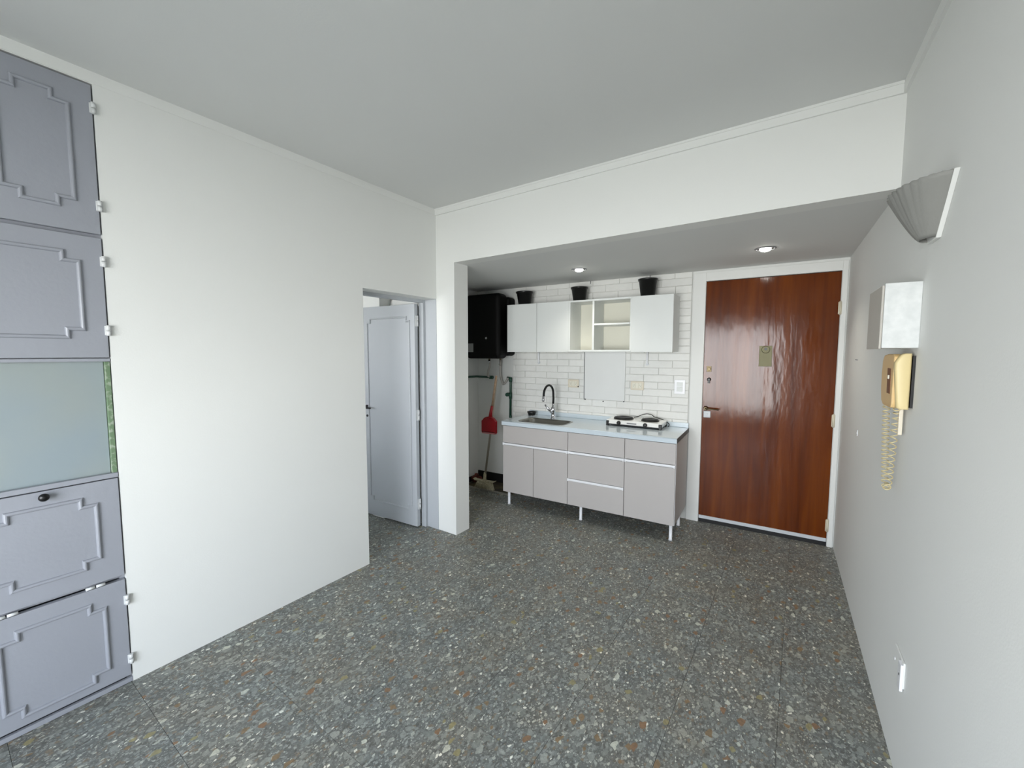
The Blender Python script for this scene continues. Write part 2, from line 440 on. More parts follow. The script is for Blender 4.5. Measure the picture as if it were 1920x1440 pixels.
# wall behind the camera with the window that lights the room
mb = MB(); xa, xb, za, zb = WIN
mb.box(-.2, xa, BACK-.15, BACK, 0, H); mb.box(xb, xr(BACK)+.05, BACK-.15, BACK, 0, H)
mb.box(xa, xb, BACK-.15, BACK, 0, za); mb.box(xa, xb, BACK-.15, BACK, zb, H)
struct(mb, 'wall_window', M['wall'], 'wall with the wide window')
w1 = struct(MB().box(xa, xb, BACK-.1, BACK-.06, za, za+.05).box(xa, xb, BACK-.1, BACK-.06, zb-.05, zb).box(xa, xa+.05, BACK-.1, BACK-.06, za+.05, zb-.05).box(xb-.05, xb, BACK-.1, BACK-.06, za+.05, zb-.05).box((xa+xb)/2-.025, (xa+xb)/2+.025, BACK-.1, BACK-.06, za+.05, zb-.05), 'window_1', M['al'], 'wide two-pane window')
for s in (0, 1):
    a = xa+.05 if s == 0 else (xa+xb)/2+.025; b = (xa+xb)/2-.025 if s == 0 else xb-.05
    MB().box(a, b, BACK-.083, BACK-.079, za+.05, zb-.05).build('pane', M['glass'], w1)

struct(MB().box(-2.0, 4.4, BACK-1.05, BACK-.15, 2.42, 2.60), 'ceiling_sky_blocker', M['mortar'], 'unseen slab added over the window to block high sky')  # unseen slab added to cut the high skylight entering the window
struct(MB().box(-2.0, 4.4, BACK-1.05, BACK-.15, -.15, -.02), 'floor_outside_added', M['strip'], 'unseen floor added outside the window below the sky-blocking slab')  # unseen floor added as part of the same light-shaping overhang
# ceiling trims
struct(MB().box(0, W0-.012, -.012, 0, H-.05, H).box(0, W0-.012, -.016, -.012, H-.012, H), 'trim_1', M['trim'], 'slim flat moulding along the top of the beam')
struct(MB().box(-.012, 0, BACK, 0.0, H-.05, H), 'trim_2', M['trim'], 'slim flat moulding along the top of the right wall', FR)
struct(MB().box(0, .002, BACK, -.012, H-.046, H), 'trim_3', M['trim'], 'slim flat moulding along the top of the left wall', FL)
# entry door frame
mb = MB()
mb.box(-1.122, -1.022, -.012, 0, 0, 2.19, .002); mb.box(-.096, -.063, -.014, 0, 0, 2.19, .002); mb.box(-1.022, -.096, -.012, 0, 2.118, 2.19, .002)
struct(mb, 'trim_4', M['trim'], 'white flush frame around the brown entry door', FK)
# interior door frame, inside the opening
mb = MB()
mb.box(-.18, -.13, -.028, 0, 0, 1.94, .002); mb.box(-.18, -.13, DOORY-.04, DOORY+.0, 0, 1.94, .002); mb.box(-.18, -.13, DOORY, -.028, 1.915, 1.98, .002)
struct(mb, 'trim_5', M['doorpaint'], 'grey-blue inner frame of the door opening', FL)

struct(MB().box(-.13, -.003, -.004, 0, 0, 1.939), 'trim_6', M['doorpaint'], 'blue-grey painted reveal strip of the door opening', FL)

# ---------------------------------------------------------------- bricks on the kitchen wall
struct(MB().box(-2.965, -1.131, -.010, 0, .80, S, 0), 'mortar', M['mortar'], parent=wk).matrix_world = FK.copy()
PH = .066; BL = .255
zs = 1.434 - 10*PH
shapes = []
bricks = 0
def brick(u0, u1, z0, z1):
    global bricks
    d = random.uniform(.0158, .0195)
    mb = MB().box(u0, u1, -d, -.008, z0, z1, .0022, seg=1)
    # uneven face
    for vtx in mb.bm.verts:
        vtx.co.y += random.uniform(-.0007, .0007); vtx.co.z += random.uniform(-.0008, .0008)
    ob = mb.build('brick', M['brick'], wk)
    ob.matrix_parent_inverse = Matrix.Identity(4); ob.matrix_local = Matrix.Identity(4)
    bricks += 1
for r in range(0, 22):
    z0 = zs+r*PH; z1 = z0+PH
    if z1 < .80 or z0 >= S: continue
    z0c = max(z0, .80)+.0022; z1c = min(z1, S-.001)-.0022
    if z1c-z0c < .012: continue
    off = -1.27 if r % 2 else -1.395
    us = sorted([off+BL*k+random.uniform(-.008, .008) for k in range(-8, 2)])
    us = [u for u in us if -2.945 < u < -1.15]
    edges = [-2.963]+us+[-1.131]
    for a, b in zip(edges[:-1], edges[1:]):
        if b-a < .03: continue
        segs = [(a+.002, b-.002)]
        if z0c > 1.00 and z0c < 1.53:      # smooth panel interrupts the bricks
            out = []
            for (p, q) in segs:
                if q <= -2.118 or p >= -1.70: out.append((p, q))
                else:
                    if p < -2.118-.02: out.append((p, -2.120))
                    if q > -1.70+.02: out.append((-1.698, q))
            segs = out
        for p, q in segs: brick(p, q, z0c, z1c)
pn = MB().box(-2.112, -1.702, -.0185, -.010, 1.040, 1.53, .001, seg=1).build('panel', M['panel'], wk); pn.matrix_local = Matrix.Identity(4)
for (u, z) in ((-2.104, 1.036), (-1.915, 1.026), (-1.71, 1.036)):
    s = MB().lathe([(.006, -.0195), (.006, -.012)], (u, 0, z), 10, 'y').build('screw', M['dark'], wk); s.matrix_local = Matrix.Identity(4)
s = MB().box(-2.118, -2.113, -.0195, -.010, 1.03, 1.51).build('panel_gap', M['print_'], wk); s.matrix_local = Matrix.Identity(4)

# ---------------------------------------------------------------- entry door
o = (-1.019, 0, .035)
d1 = MB().box(-1.019, -.099, .004, .045, .036, 2.114, .002).build('door_1', M['wood'], None, FK, o)
tag(d1, 'glossy reddish-brown wooden entry door with peephole plate', 'door', None, 'structure')
MB().box(-1.017, -.101, -.006, .004, .034, .062, .002).build('sweep_bar', M['lockw'], d1)
MB().box(-1.019, -.099, .0, .06, 0.0, .034).build('gap_shade', M['rug'], d1)  # black strip standing in for the shaded gap under the door
MB().box(-.607, -.517, -.004, .004, 1.395, 1.562, .002).lathe([(.026, -.010), (.03, -.004)], (-.562, 0, 1.532), 20, 'y').build('peephole_plate', M['olive'], d1)
MB().lathe([(.011, -.013), (.011, -.008)], (-.562, 0, 1.537), 16, 'y').build('peephole', M['black'], d1)
MB().box(-.995, -.957, -.004, .004, 1.342, 1.39, .002).lathe([(.013, -.012), (.016, -.003)], (-.975, 0, 1.366), 20, 'y').build('cylinder_lock', M['brass'], d1)
MB().lathe([(.009, -.010), (.016, -.002)], (-.973, 0, 1.275), 18, 'y').box(-.982, -.964, -.008, -.001, 1.243, 1.268, .002).build('keyhole_cover', M['black'], d1)
hb = MB().lathe([(.012, -.03), (.02, .0)], (-.99, 0, 1.022), 16, 'y')
hb.tube([(-.99, -.03, 1.022), (-.985, -.042, 1.022), (-.96, -.046, 1.021), (-.885, -.044, 1.018)], [.007, .007, .006, .005], 10)
hb.build('lever_handle', M['brass'], d1)
MB().box(-1.008, -.95, -.008, .004, .940, 1.0, .006).lathe([(.008, -.013), (.010, -.007)], (-.98, 0, .972), 14, 'y').build('lock_plate', M['lockw'], d1)
for z in (1.79, .94, .12):
    MB().tube([(-.1, -.016, z), (-.1, -.016, z+.1)], .0075, 10).box(-.112, -.09, -.0155, -.012, z+.005, z+.095, .001).build('hinge', M['hingeo'], d1)

# ---------------------------------------------------------------- interior door (open)
DF = FL @ Matrix.Translation((-.172, -.085, 0)) @ Matrix.Rotation(math.atan2(-.047, -.594), 4, 'Z')
# local x runs from hinge edge to free edge; local +y faces ... the room side after rotation is +y
def notched(L, R, B, Tp, nx, nz):
    return [(L, B+nz), (L, Tp-nz), (L+nx, Tp-nz), (L+nx, Tp), (R-nx, Tp), (R-nx, Tp-nz), (R, Tp-nz), (R, B+nz), (R-nx, B+nz), (R-nx, B), (L+nx, B), (L+nx, B+nz)]
def strip(path, width, h, n0, axis, sgn=1):
    """closed mitred moulding; path in (a, z); raised along the axis from n0"""
    mb = MB(); b = bmesh.new(); n = len(path); rings = []
    prof = [(-.5, 0), (-.34, .75), (-.12, 1.0), (.12, 1.0), (.34, .75), (.5, 0)]
    for i in range(n):
        p = Vector(path[i]); d0 = (p-Vector(path[i-1])).normalized(); d1_ = (Vector(path[(i+1) % n])-p).normalized()
        n0_ = Vector((-d0.y, d0.x)); n1_ = Vector((-d1_.y, d1_.x)); mt = (n0_+n1_); mt /= max(mt.dot(n0_), .3)
        ring = []
        for (w, hh) in prof:
            q = p+mt*w*width; hgt = n0+sgn*h*hh
            ring.append(b.verts.new((hgt, q.x, q.y) if axis == 'x' else (q.x, hgt, q.y)))
        rings.append(ring)
    for i in range(n):
        a, c = rings[i], rings[(i+1) % n]
        for k in range(len(prof)-1):
            b.faces.new((a[k], a[k+1], c[k+1], c[k]))
    bmesh.ops.recalc_face_normals(b, faces=b.faces[:])
    mb._merge(b); return mb
d2 = MB().box(0, .655, -.036, 0, .012, 1.905, .0015).build('door_2', M['doorpaint'], None, DF)
tag(d2, 'grey-blue interior door standing open in the left doorway', 'door', None, 'structure')
# which face looks at the camera: +y of this frame points towards -Y world
strip(notched(.058, .558, .155, 1.80, .035, .035), .017, .010, 0, 'y', 1).build('moulding', M['doorpaint'], d2)
MB().lathe([(.02, 0), (.02, .006), (.008, .008)], (.585, 0, 1.01), 16, 'y').tube([(.585, .006, 1.01), (.585, .042, 1.01), (.575, .05, 1.01), (.49, .05, 1.008)], [.008, .008, .008, .006], 10).build('lever_handle', M['black'], d2)
MB().lathe([(.011, 0), (.011, .004)], (.585, 0, .93), 12, 'y').build('keyhole_cover', M['black'], d2)
for z in (1.72, .93, .16):
    MB().tube([(-.006, -.030, z), (-.006, -.030, z+.043)], .0065, 10).tube([(-.006, -.030, z+.047), (-.006, -.030, z+.09)], .0065, 10).box(-.004, .001, -.030, -.008, z, z+.09).build('hinge', M['hingem'], d2)

# ---------------------------------------------------------------- built-in wardrobe in the left wall
WR, WC = -1.985, .446
WE = WR-3*WC
wd = thing('built_in_wardrobe', FL, (0, (WR+WE)/2, 0), 'lavender-grey built-in wardrobe with moulded doors filling the left wall edge', 'wardrobe')
mb = MB()
mb.box(-.55, -.02, WE, WE+.018, 0, 2.6); mb.box(-.55, -.02, WR-.018, WR, 0, 2.6); mb.box(-.55, -.53, WE+.018, WR-.018, 0, 2.6)
for k in (1, 2): mb.box(-.53, -.02, WR-k*WC-.009, WR-k*WC+.009, .018, 2.582)
for z in (.0, .493, .955, 1.46, 1.98, 2.582): mb.box(-.53, -.021, WE+.018, WR-.018, z, z+.018)
mb.build('carcass', M['wardrobe'], wd)
MB().box(-.02, .001, WE, WR, .002, .022, .001).build('plinth', M['wardrobe'], wd)
MB().box(-.02, -.012, WE, WR-.018, .023, .034).build('door_gap', M['dark'], wd)
MB().box(-.02, .002, WE, WR-.002, .954, .974, .0015).build('shelf_edge', M['wardrobe'], wd)
MB().box(-.02, .002, WE, WR-.002, 1.461, 1.474, .0015).build('top_rail', M['wardrobe'], wd)
MB().box(-.030, -.020, WE+.002, WR-.022, .974, 1.461).build('recessed_panel', M['recess'], wd)
MB().box(-.028, -.002, WR-.020, WR-.004, .975, 1.460, .001).build('green_edge', M['green'], wd)['label'] = 'chipped green painted edge strip'
def wdoor(yr, yl, z0, z1, mould, hs):
    dr = MB().box(-.02, .004, yl+.002, yr-.0045, z0, z1, .002).build('door', M['wardrobe'], wd)
    L, R, B, Tp = mould
    strip(notched(L, R, B, Tp, .046, .034), .016, .009, .004, 'x', 1).build('moulding', M['wardrobe'], dr)
    for z in hs:
        MB().tube([(.010, yr-.003, z-.022), (.010, yr-.003, z-.001)], .0075, 10).tube([(.010, yr-.003, z+.001), (.010, yr-.003, z+.022)], .0075, 10).box(.002, .006, yr-.014, yr+.008, z-.02, z+.02, .001).build('hinge', M['hingem'], dr)
    return dr
for k in range(3):  # columns past the first are unseen, added to darken bounced light
    yr = WR-k*WC; yl = yr-WC; d = yr-WR
    if k == 0:
        wdoor(yr, -2.326, 1.994, 2.594, (-2.25, -2.062, 2.086, 2.522), (2.503, 2.11))
        MB().box(-.02, .004, yl+.002, -2.328, 1.994, 2.594, .002).build('filler_panel', M['wardrobe'], wd)
    else:
        wdoor(yr, yl, 1.994, 2.594, (-2.355+d, -2.062+d, 2.086, 2.522), (2.503, 2.11) if k == 1 else ())
    wdoor(yr, yl, 1.478, 1.978, (-2.355+d, -2.063+d, 1.562, 1.905), (1.882, 1.593))
    d4 = wdoor(yr, yl, .508, .950, (-2.355+d, -2.064+d, .585, .886), ())
    for y in (-2.085+d, -2.33+d):
        MB().tube([(.008, y-.03, .498), (.008, y-.002, .498)], .006, 8).tube([(.008, y+.002, .498), (.008, y+.03, .498)], .006, 8).build('hinge', M['hingem'], d4)
    MB().lathe([(.007, .004), (.007, .014), (.013, .018), (.016, .026), (.012, .033), (.002, .036)], (0, -2.212+d, .930), 20, 'x').build('knob', M['black'], d4)
    wdoor(yr, yl, .036, .488, (-2.353+d, -2.061+d, .078, .422), (.392, .114))

# ---------------------------------------------------------------- kitchen base unit
YC = -.574
U0, U1 = -2.735, -1.125
bc = thing('base_cabinet', FK, ((U0+U1)/2, YC/2, 0), 'greige kitchen base cabinet on white legs under the pale worktop', 'cabinet')
mb = MB()
mb.box(U0, U0+.016, YC+.018, -.03, .13, .797); mb.box(U1-.016, U1, YC+.018, -.03, .13, .797)
mb.box(U0+.016, U1-.016, YC+.018, -.03, .13, .146); mb.box(U0+.016, U1-.016, -.046, -.03, .146, .797)
for u in (-2.042, -1.528): mb.box(u-.008, u+.008, YC+.018, -.046, .146, .797)
mb.build('body', M['greige'], bc)
MB().box(U1-.017, U1+.001, YC+.0165, YC+.0185, .13, .797).build('white_edge', M['rail'], bc)
G = .0022
def front(n, a, b, z0, z1, par=None): return MB().box(a+G, b-G, YC, YC+.016, z0+G, z1-G, .0012).build(n, M['greige'], bc)
def rail(a, b, z, par):
    mb = MB().box(a+.004, b-.004, YC-.010, YC+.012, z, z+.020, .003)
    for p in (a+.002, b-.014): mb.box(p, p+.012, YC-.013, YC+.012, z-.003, z+.022, .002)
    return mb.build('handle_rail', M['rail'], par)
A, B_, C_, D_ = U0, -2.042, -1.528, U1
f1 = front('drawer', A, B_, .625, .795); rail(A, B_, .604, f1)
front('door', A, -2.392, .132, .602); front('door', -2.392, B_, .132, .602)
f2 = front('drawer', B_, C_, .625, .795); rail(B_, C_, .604, f2)
f3 = front('drawer', B_, C_, .376, .602); f4 = front('drawer', B_, C_, .132, .356); rail(B_, C_, .356, f4)
f5 = front('drawer', C_, D_, .625, .795); rail(C_, D_, .604, f5)
front('door', C_, D_, .132, .602)
for u in (-2.688, -1.926, -1.155):
    for v in (YC+.045, -.19):
        MB().tube([(u, v, .0), (u, v, .012), (u, v, .131)], [.017, .0135, .0135], 16).build('leg', M['rail'], bc)

# worktop with sink hole
SB = (-2.600, -2.125, -.515, -.262)    # bowl opening
wt_ = thing('worktop', FK, (-1.93, -.29, .80), 'pale blue kitchen worktop with low upstand, holding sink and hob', 'worktop')
UL, UR, VF = -2.742, -1.119, -.588
mb = MB()
mb.box(UL, SB[0], VF, 0-.002, .799, .839); mb.box(SB[1], UR, VF, -.002, .799, .839)
mb.box(SB[0], SB[1], VF, SB[2], .799, .839); mb.box(SB[0], SB[1], SB[3], -.002, .799, .839)
mb.build('slab', M['top'], wt_)
MB().tube([(UL, VF+.003, .836), (UR, VF+.003, .836)], .0045, 8).build('front_edge', M['top'], wt_)
MB().box(UR, UR+.0015, VF+.002, -.02, .800, .8385).build('cut_edge', M['topdark'], wt_)
MB().box(UL+.0, UR, -.040, -.0195, .839, .882, .004).build('upstand', M['top'], wt_)

# sink
sk = thing('kitchen_sink', FK, (-2.36, -.39, .84), 'small stainless steel sink bowl set into the worktop', 'sink')
def rrect(x0, x1, y0, y1, r, n=5):
    pts = []
    for cx, cy, a0 in ((x1-r, y1-r, 0), (x0+r, y1-r, PI/2), (x0+r, y0+r, PI), (x1-r, y0+r, 1.5*PI)):
        for i in range(n+1):
            a = a0+PI/2*i/n; pts.append((cx+r*math.cos(a), cy+r*math.sin(a)))
    return pts
def loft(levels, cap=True):
    mb = MB(); b = bmesh.new(); rings = []
    for pts, z in levels: rings.append([b.verts.new((p[0], p[1], z)) for p in pts])
    for i in range(len(rings)-1):
        n = len(rings[i])
        for k in range(n):
            f = b.faces.new((rings[i][k], rings[i][(k+1) % n], rings[i+1][(k+1) % n], rings[i+1][k])); f.smooth = True
    if cap: b.faces.new(rings[-1])
    bmesh.ops.recalc_face_normals(b, faces=b.faces[:])
    mb._merge(b); return mb
x0s, x1s, y0s, y1s = SB
loft([(rrect(x0s-.014, x1s+.014, y0s-.014, y1s+.014, .06), .8385), (rrect(x0s-.012, x1s+.012, y0s-.012, y1s+.012, .06), .8415), (rrect(x0s+.004, x1s-.004, y0s+.004, y1s-.004, .055), .8405),
      (rrect(x0s+.008, x1s-.008, y0s+.008, y1s-.008, .055), .832), (rrect(x0s+.014, x1s-.014, y0s+.014, y1s-.014, .05), .70), (rrect(x0s+.04, x1s-.04, y0s+.04, y1s-.04, .04), .685)]).build('bowl', M['steel'], sk)
MB().lathe([(.034, .686), (.034, .690), (.028, .691)], (-2.36, -.39, 0), 24).build('drain', M['chrome'], sk)
# small black cup
t = thing('dish', FK, (-2.655, -.135, .84), 'small black dish on the worktop behind the sink', 'dish')
MB().lathe([(.030, .839), (.036, .845), (.046, .872), (.050, .882), (.046, .884), (.040, .872)], (-2.655, -.135, 0), 28).build('bowl', M['black'], t)
MB().lathe([(.031, .8395), (.036, .8405), (.036, .8435), (.031, .8445)], (-2.655, -.135, 0), 28).build('base_ring', M['chrome'], t)

# faucet
FU, FV = -2.37, -.205
t = thing('kitchen_faucet', FK, (FU, FV, .84), 'chrome sink tap with black flexible gooseneck spout', 'faucet')
MB().lathe([(.027, .839), (.027, .845), (.020, .850), (.018, .90), (.021, .905), (.023, .935), (.019, .955), (.011, .962), (.0105, .995)], (FU, FV, 0), 24).build('body', M['chrome'], t)
MB().tube([(FU-.005, FV-.01, .905), (FU-.03, FV-.035, .935), (FU-.062, FV-.06, .985)], [.017, .013, .008], 12).build('lever', M['chrome'], t)
pts = [(FU, FV, .99), (FU+.002, FV, 1.04)]
for i in range(0, 17):
    a = PI*i/16*1.04
    pts.append((FU, FV-.105+.105*math.cos(a), 1.095+.09*math.sin(a)))
pts.append((FU, FV-.212, 1.075))
MB().tube(pts, .0105, 12).build('gooseneck', M['rubber'], t)
MB().tube([(FU, FV-.211, 1.085), (FU, FV-.217, 1.05), (FU, FV-.219, 1.035)], [.012, .013, .010], 14).build('spout_tip', M['chrome'], t)

# two burner hob
hx0, hx1, hy0, hy1 = -1.79, -1.30, -.285, -.055
t = thing('electric_hob', FK, ((hx0+hx1)/2, (hy0+hy1)/2, .84), 'chrome two-burner tabletop electric hob on the right of the worktop', 'hob')
MB().prism([(hy0, .858), (hy0+.012, .893), (hy1, .897), (hy1, .858)], hx0, hx1, 'x', .004).build('body', M['enamel'], t)
MB().box(hx0+.004, hx1-.004, hy0+.002, hy1-.004, .850, .860, .001).build('base_plate', M['black'], t)
for x in (hx0+.012, hx1-.012):
    for y in (hy0+.012, hy1-.012):
        MB().box(x-.013, x+.013, y-.013, y+.013, .839, .886, .004).build('corner_foot', M['black'], t)
for (x, r) in ((-1.665, .082), (-1.425, .070)):
    MB().lathe([(r+.008, .896), (r+.008, .900), (r, .901), (r, .909), (r-.012, .912), (.018, .911), (.015, .908)], (x, -.16, 0), 32).build('burner', M['burner'], t)
for x in (-1.672, -1.437):
    MB().lathe([(.015, .002), (.018, -.004), (.016, -.018), (.010, -.021)], (x, hy0+.003, .872), 20, 'y').build('knob', M['black'], t)
MB().box(-1.60, -1.515, hy0+.0015, hy0+.004, .868, .878).build('print_strip', M['print_'], t)
cp = [(-1.59, -.075, .902), (-1.55, -.085, .915), (-1.51, -.09, .935), (-1.47, -.088, .945), (-1.43, -.08, .938), (-1.41, -.07, .92), (-1.37, -.045, .905), (-1.32, -.044, .89), (-1.283, -.05, .862), (-1.280, -.10, .845)]
def smooth(pts, n=6):
    out = []; P = [Vector(p) for p in pts]; P = [P[0]]+P+[P[-1]]
    for i in range(1, len(P)-2):
        for k in range(n):
            s = k/n; a, b, c, d = P[i-1:i+3]
            out.append(.5*((2*b)+(c-a)*s+(2*a-5*b+4*c-d)*s*s+(3*b-a-3*c+d)*s**3))
    out.append(P[-2]); return out
MB().tube(smooth(cp), .0035, 8).build('power_cord', M['black'], t)

# ---------------------------------------------------------------- wall cabinet
V0 = -.289; a, b = -2.867, -1.228; z0, z1 = 1.515, 1.995; th = .016
VB = -.0205
t = thing('wall_cabinet', FK, ((a+b)/2, V0/2, z0), 'long white wall cabinet with open shelves in its middle', 'cabinet')
mb = MB()
mb.box(a, b, V0+.016, VB, z1-th, z1); mb.box(a, b, V0+.016, VB, z0, z0+th)
for u in (a+th/2, -2.166, -1.586, b-th/2): mb.box(u-th/2, u+th/2, V0+.016, VB, z0+th, z1-th)
mb.box(-2.174, -1.578, V0, V0+.016, z1-th, z1); mb.box(-2.174, -1.578, V0, V0+.016, z0, z0+th); mb.box(-2.174, -2.158, V0, V0+.016, z0+th, z1-th)
mb.build('body', M['white'], t)
MB().box(-1.938, -1.920, V0, VB-.003, z0+th, z1-th, .0008).build('divider', M['white'], t)
MB().box(-1.920, -1.594, V0+.004, VB-.003, 1.757, 1.773, .0008).build('shelf', M['white'], t)
MB().box(a+th, b-th, VB-.003, VB, z0+th, z1-th).build('back_board', M['cream'], t)
for p, q in ((a, -2.521), (-2.519, -2.174), (-1.578, b)):
    MB().box(p+.001, q-.001, V0, V0+.015, z0-.003, z1, .001).build('door', M['white'], t)

# pots
def pot(u, z, s, hh, lab):
    t = thing('plant_pot', FK, (u, -.145, z), lab, 'pot', 'black plant pots on the wall cabinet')
    r = .083*s
    MB().lathe([(r*.66, z), (r*.70, z+.004), (r*.93, z+hh-.018), (r, z+hh-.017), (r*1.03, z+hh-.002), (r*.99, z+hh), (r*.95, z+hh-.004), (r*.90, z+hh-.02), (r*.72, z+.02)], (u, -.145, 0), 36).build('pot_body', M['potm'], t)
pot(-2.742, z1, 1.08, .145, 'black plant pot next to the water heater, leftmost of three')
pot(-2.128, z1, 1.0, .142, 'black plant pot above the open shelves, middle of three')
pot(-1.478, z1, 1.02, .163, 'tallest black plant pot, above the right cabinet door')

# little fittings under the cabinet and at the ceiling
for u, lab in ((-2.632, 'small white pipe stub under the left half of the wall cabinet'), (-1.495, 'small white pipe stub under the right door of the wall cabinet')):
    t = thing('pipe_stub', FK, (u, -.02, 1.40), lab, 'pipe', 'white pipe stubs below the wall cabinet')
    MB().tube([(u, -.034, 1.515), (u, -.034, 1.42), (u, -.030, 1.405), (u, -.018, 1.40)], .009, 10).build('pipe', M['rail'], t)
    MB().lathe([(.013, -.030), (.013, -.017)], (u, 0, 1.40), 14, 'y').build('fitting', M['lockw'], t)
for u, lab in ((-2.06, 'tiny dark hook at the ceiling above the middle pot'), (-1.49, 'tiny dark hook at the ceiling above the tallest pot')):
    t = MB().tube([(u, -.03, S), (u, -.03, S-.02), (u, -.035, S-.028), (u, -.042, S-.024)], .0028, 8).build('ceiling_hook', M['print_'], None, FK, (u, -.03, S))
    tag(t, lab, 'hook', 'hooks at the niche ceiling')

# sockets on the bricks
def socket(u0, u1, z0, z1, lab, m1, inner, vert=False):
    VV = -.0195
    t = thing('wall_socket' if not vert else 'light_switch', FK, ((u0+u1)/2, VV, z0), lab, 'socket' if not vert else 'switch')
    MB().box(u0, u1, VV-.009, VV, z0, z1, .003).build('plate', m1, t)
    iu = .016; 
    if vert:
        for k in (0, 1):
            zz = z0+.02+k*(z1-z0-.04)/2
            MB().box(u0+.022, u1-.022, VV-.014, VV-.008, zz+.003, zz+(z1-z0-.04)/2-.003, .002).build('rocker', inner, t)
    else:
        n = 3; w = (u1-u0-2*iu)/n
        for k in range(n):
            MB().box(u0+iu+k*w+.001, u0+iu+(k+1)*w-.001, VV-.012, VV-.008, z0+.016, z1-.016, .001).build('module', inner, t)
            if k != 1:
                c = u0+iu+(k+.5)*w
                for dx, dz in ((-.005, .006), (.005, .006), (0, -.006)):
                    MB().box(c+dx-.001, c+dx+.001, VV-.0125, VV-.0118, (z0+z1)/2+dz-.003, (z0+z1)/2+dz+.003).build('pin_hole', M['dark'], t)
    return t
t = socket(-2.290, -2.172, 1.150, 1.232, 'cream wall socket on the bricks behind the tap', M['offwd'], M['offw'])
MB().lathe([(.006, -.034), (.006, -.028)], (-2.176, 0, 1.162), 12, 'y').build('screw', M['dark'], t)
socket(-1.645, -1.522, 1.155, 1.238, 'pinkish cream wall socket right of the smooth panel', M['offwd'], M['offw'])
socket(-1.252, -1.160, 1.137, 1.265, 'white upright double switch beside the entry door frame', M['rail'], M['white'], True)

# ---------------------------------------------------------------- water heater
t = thing('water_heater', FK, (-3.18, -.15, 1.44), 'large black electric water heater hung in the niche corner', 'water heater')
MB().box(-3.42, -2.958, -.305, -.12, 1.440, 2.135, .05, seg=5).build('front_shell', M['heater'], t)
MB().box(-3.435, -2.932, -.15, -.006, 1.470, 2.105, .035, seg=4).build('back_shell', M['heater'], t)
MB().box(-3.38, -3.296, -.3065, -.3045, 1.51, 1.605).build('sticker', M['sticker'], t)
MB().lathe([(.012, -.3068), (.012, -.3045)], (-3.125, 0, 1.66), 16, 'y').build('emblem', M['sticker'], t)
for u in (-3.245, -3.095):
    MB().tube([(u, -.07, 1.475), (u, -.07, 1.41)], .011, 12).build('nipple', M['brass'], t)
t = thing('flexible_hose', FK, (-3.245, -.07, 1.22), 'left braided steel hose from the heater to the wall pipe', 'hose', 'braided hoses under the heater')
MB().tube(smooth([(-3.245, -.07, 1.42), (-3.24, -.07, 1.36), (-3.262, -.066, 1.30), (-3.270, -.062, 1.24), (-3.252, -.05, 1.228)]), .011, 10).build('braid', M['hose'], t)
MB().tube([(-3.245, -.07, 1.425), (-3.245, -.07, 1.385)], .014, 8).build('nut', M['chrome'], t)
t = thing('flexible_hose', FK, (-3.095, -.07, 1.15), 'right braided steel hose dipping from the heater to the green riser', 'hose', 'braided hoses under the heater')
MB().tube(smooth([(-3.095, -.07, 1.40), (-3.10, -.07, 1.32), (-3.09, -.066, 1.22), (-3.065, -.06, 1.155), (-3.04, -.055, 1.17), (-3.02, -.05, 1.205), (-3.005, -.045, 1.222)]), .011, 10).build('braid', M['hose'], t)
MB().tube([(-3.095, -.07, 1.425), (-3.095, -.07, 1.36)], .014, 8).tube([(-3.105, -.085, 1.375), (-3.08, -.085, 1.375)], .008, 8).build('valve', M['hose'], t)
t = thing('water_pipe', FK, (-3.45, -.03, 1.225), 'dark green pipe running level along the niche side wall', 'pipe')
MB().tube([(-3.432, -.9, 1.235), (-3.432, -.06, 1.228), (-3.42, -.035, 1.226), (-3.25, -.03, 1.222)], .012, 12).build('pipe_run', M['gpipe'], t)
MB().tube([(-3.27, -.03, 1.222), (-3.225, -.03, 1.222)], .019, 12).lathe([(.015, -.055), (.018, -.03)], (-3.245, 0, 1.222), 14, 'y').build('elbow', M['gpipe'], t)
MB().tube([(-3.44, -.40, 1.23), (-3.42, -.40, 1.23)], .018, 10).build('clip', M['gpipe'], t)
t = thing('water_pipe', FK, (-2.99, -.03, .78), 'dark green upright pipe with stopcock left of the bricks', 'pipe')
MB().tube([(-3.03, -.03, 1.225), (-2.995, -.03, 1.222), (-2.985, -.03, 1.205), (-2.988, -.03, .80)], .013, 12).build('riser', M['gpipe'], t)
MB().lathe([(.020, -.06), (.022, -.03)], (-3.018, 0, 1.035), 16, 'y').tube([(-3.03, -.045, 1.035), (-2.985, -.035, 1.035)], .012, 10).build('stopcock', M['gpipe'], t)
for za_, zb_, rr in ((1.18, 1.23, .018), (.99, 1.06, .017), (.775, .80, .016)): MB().tube([(-2.987, -.03, za_), (-2.987, -.03, zb_)], rr, 12).build('coupling', M['gpipe'], t)

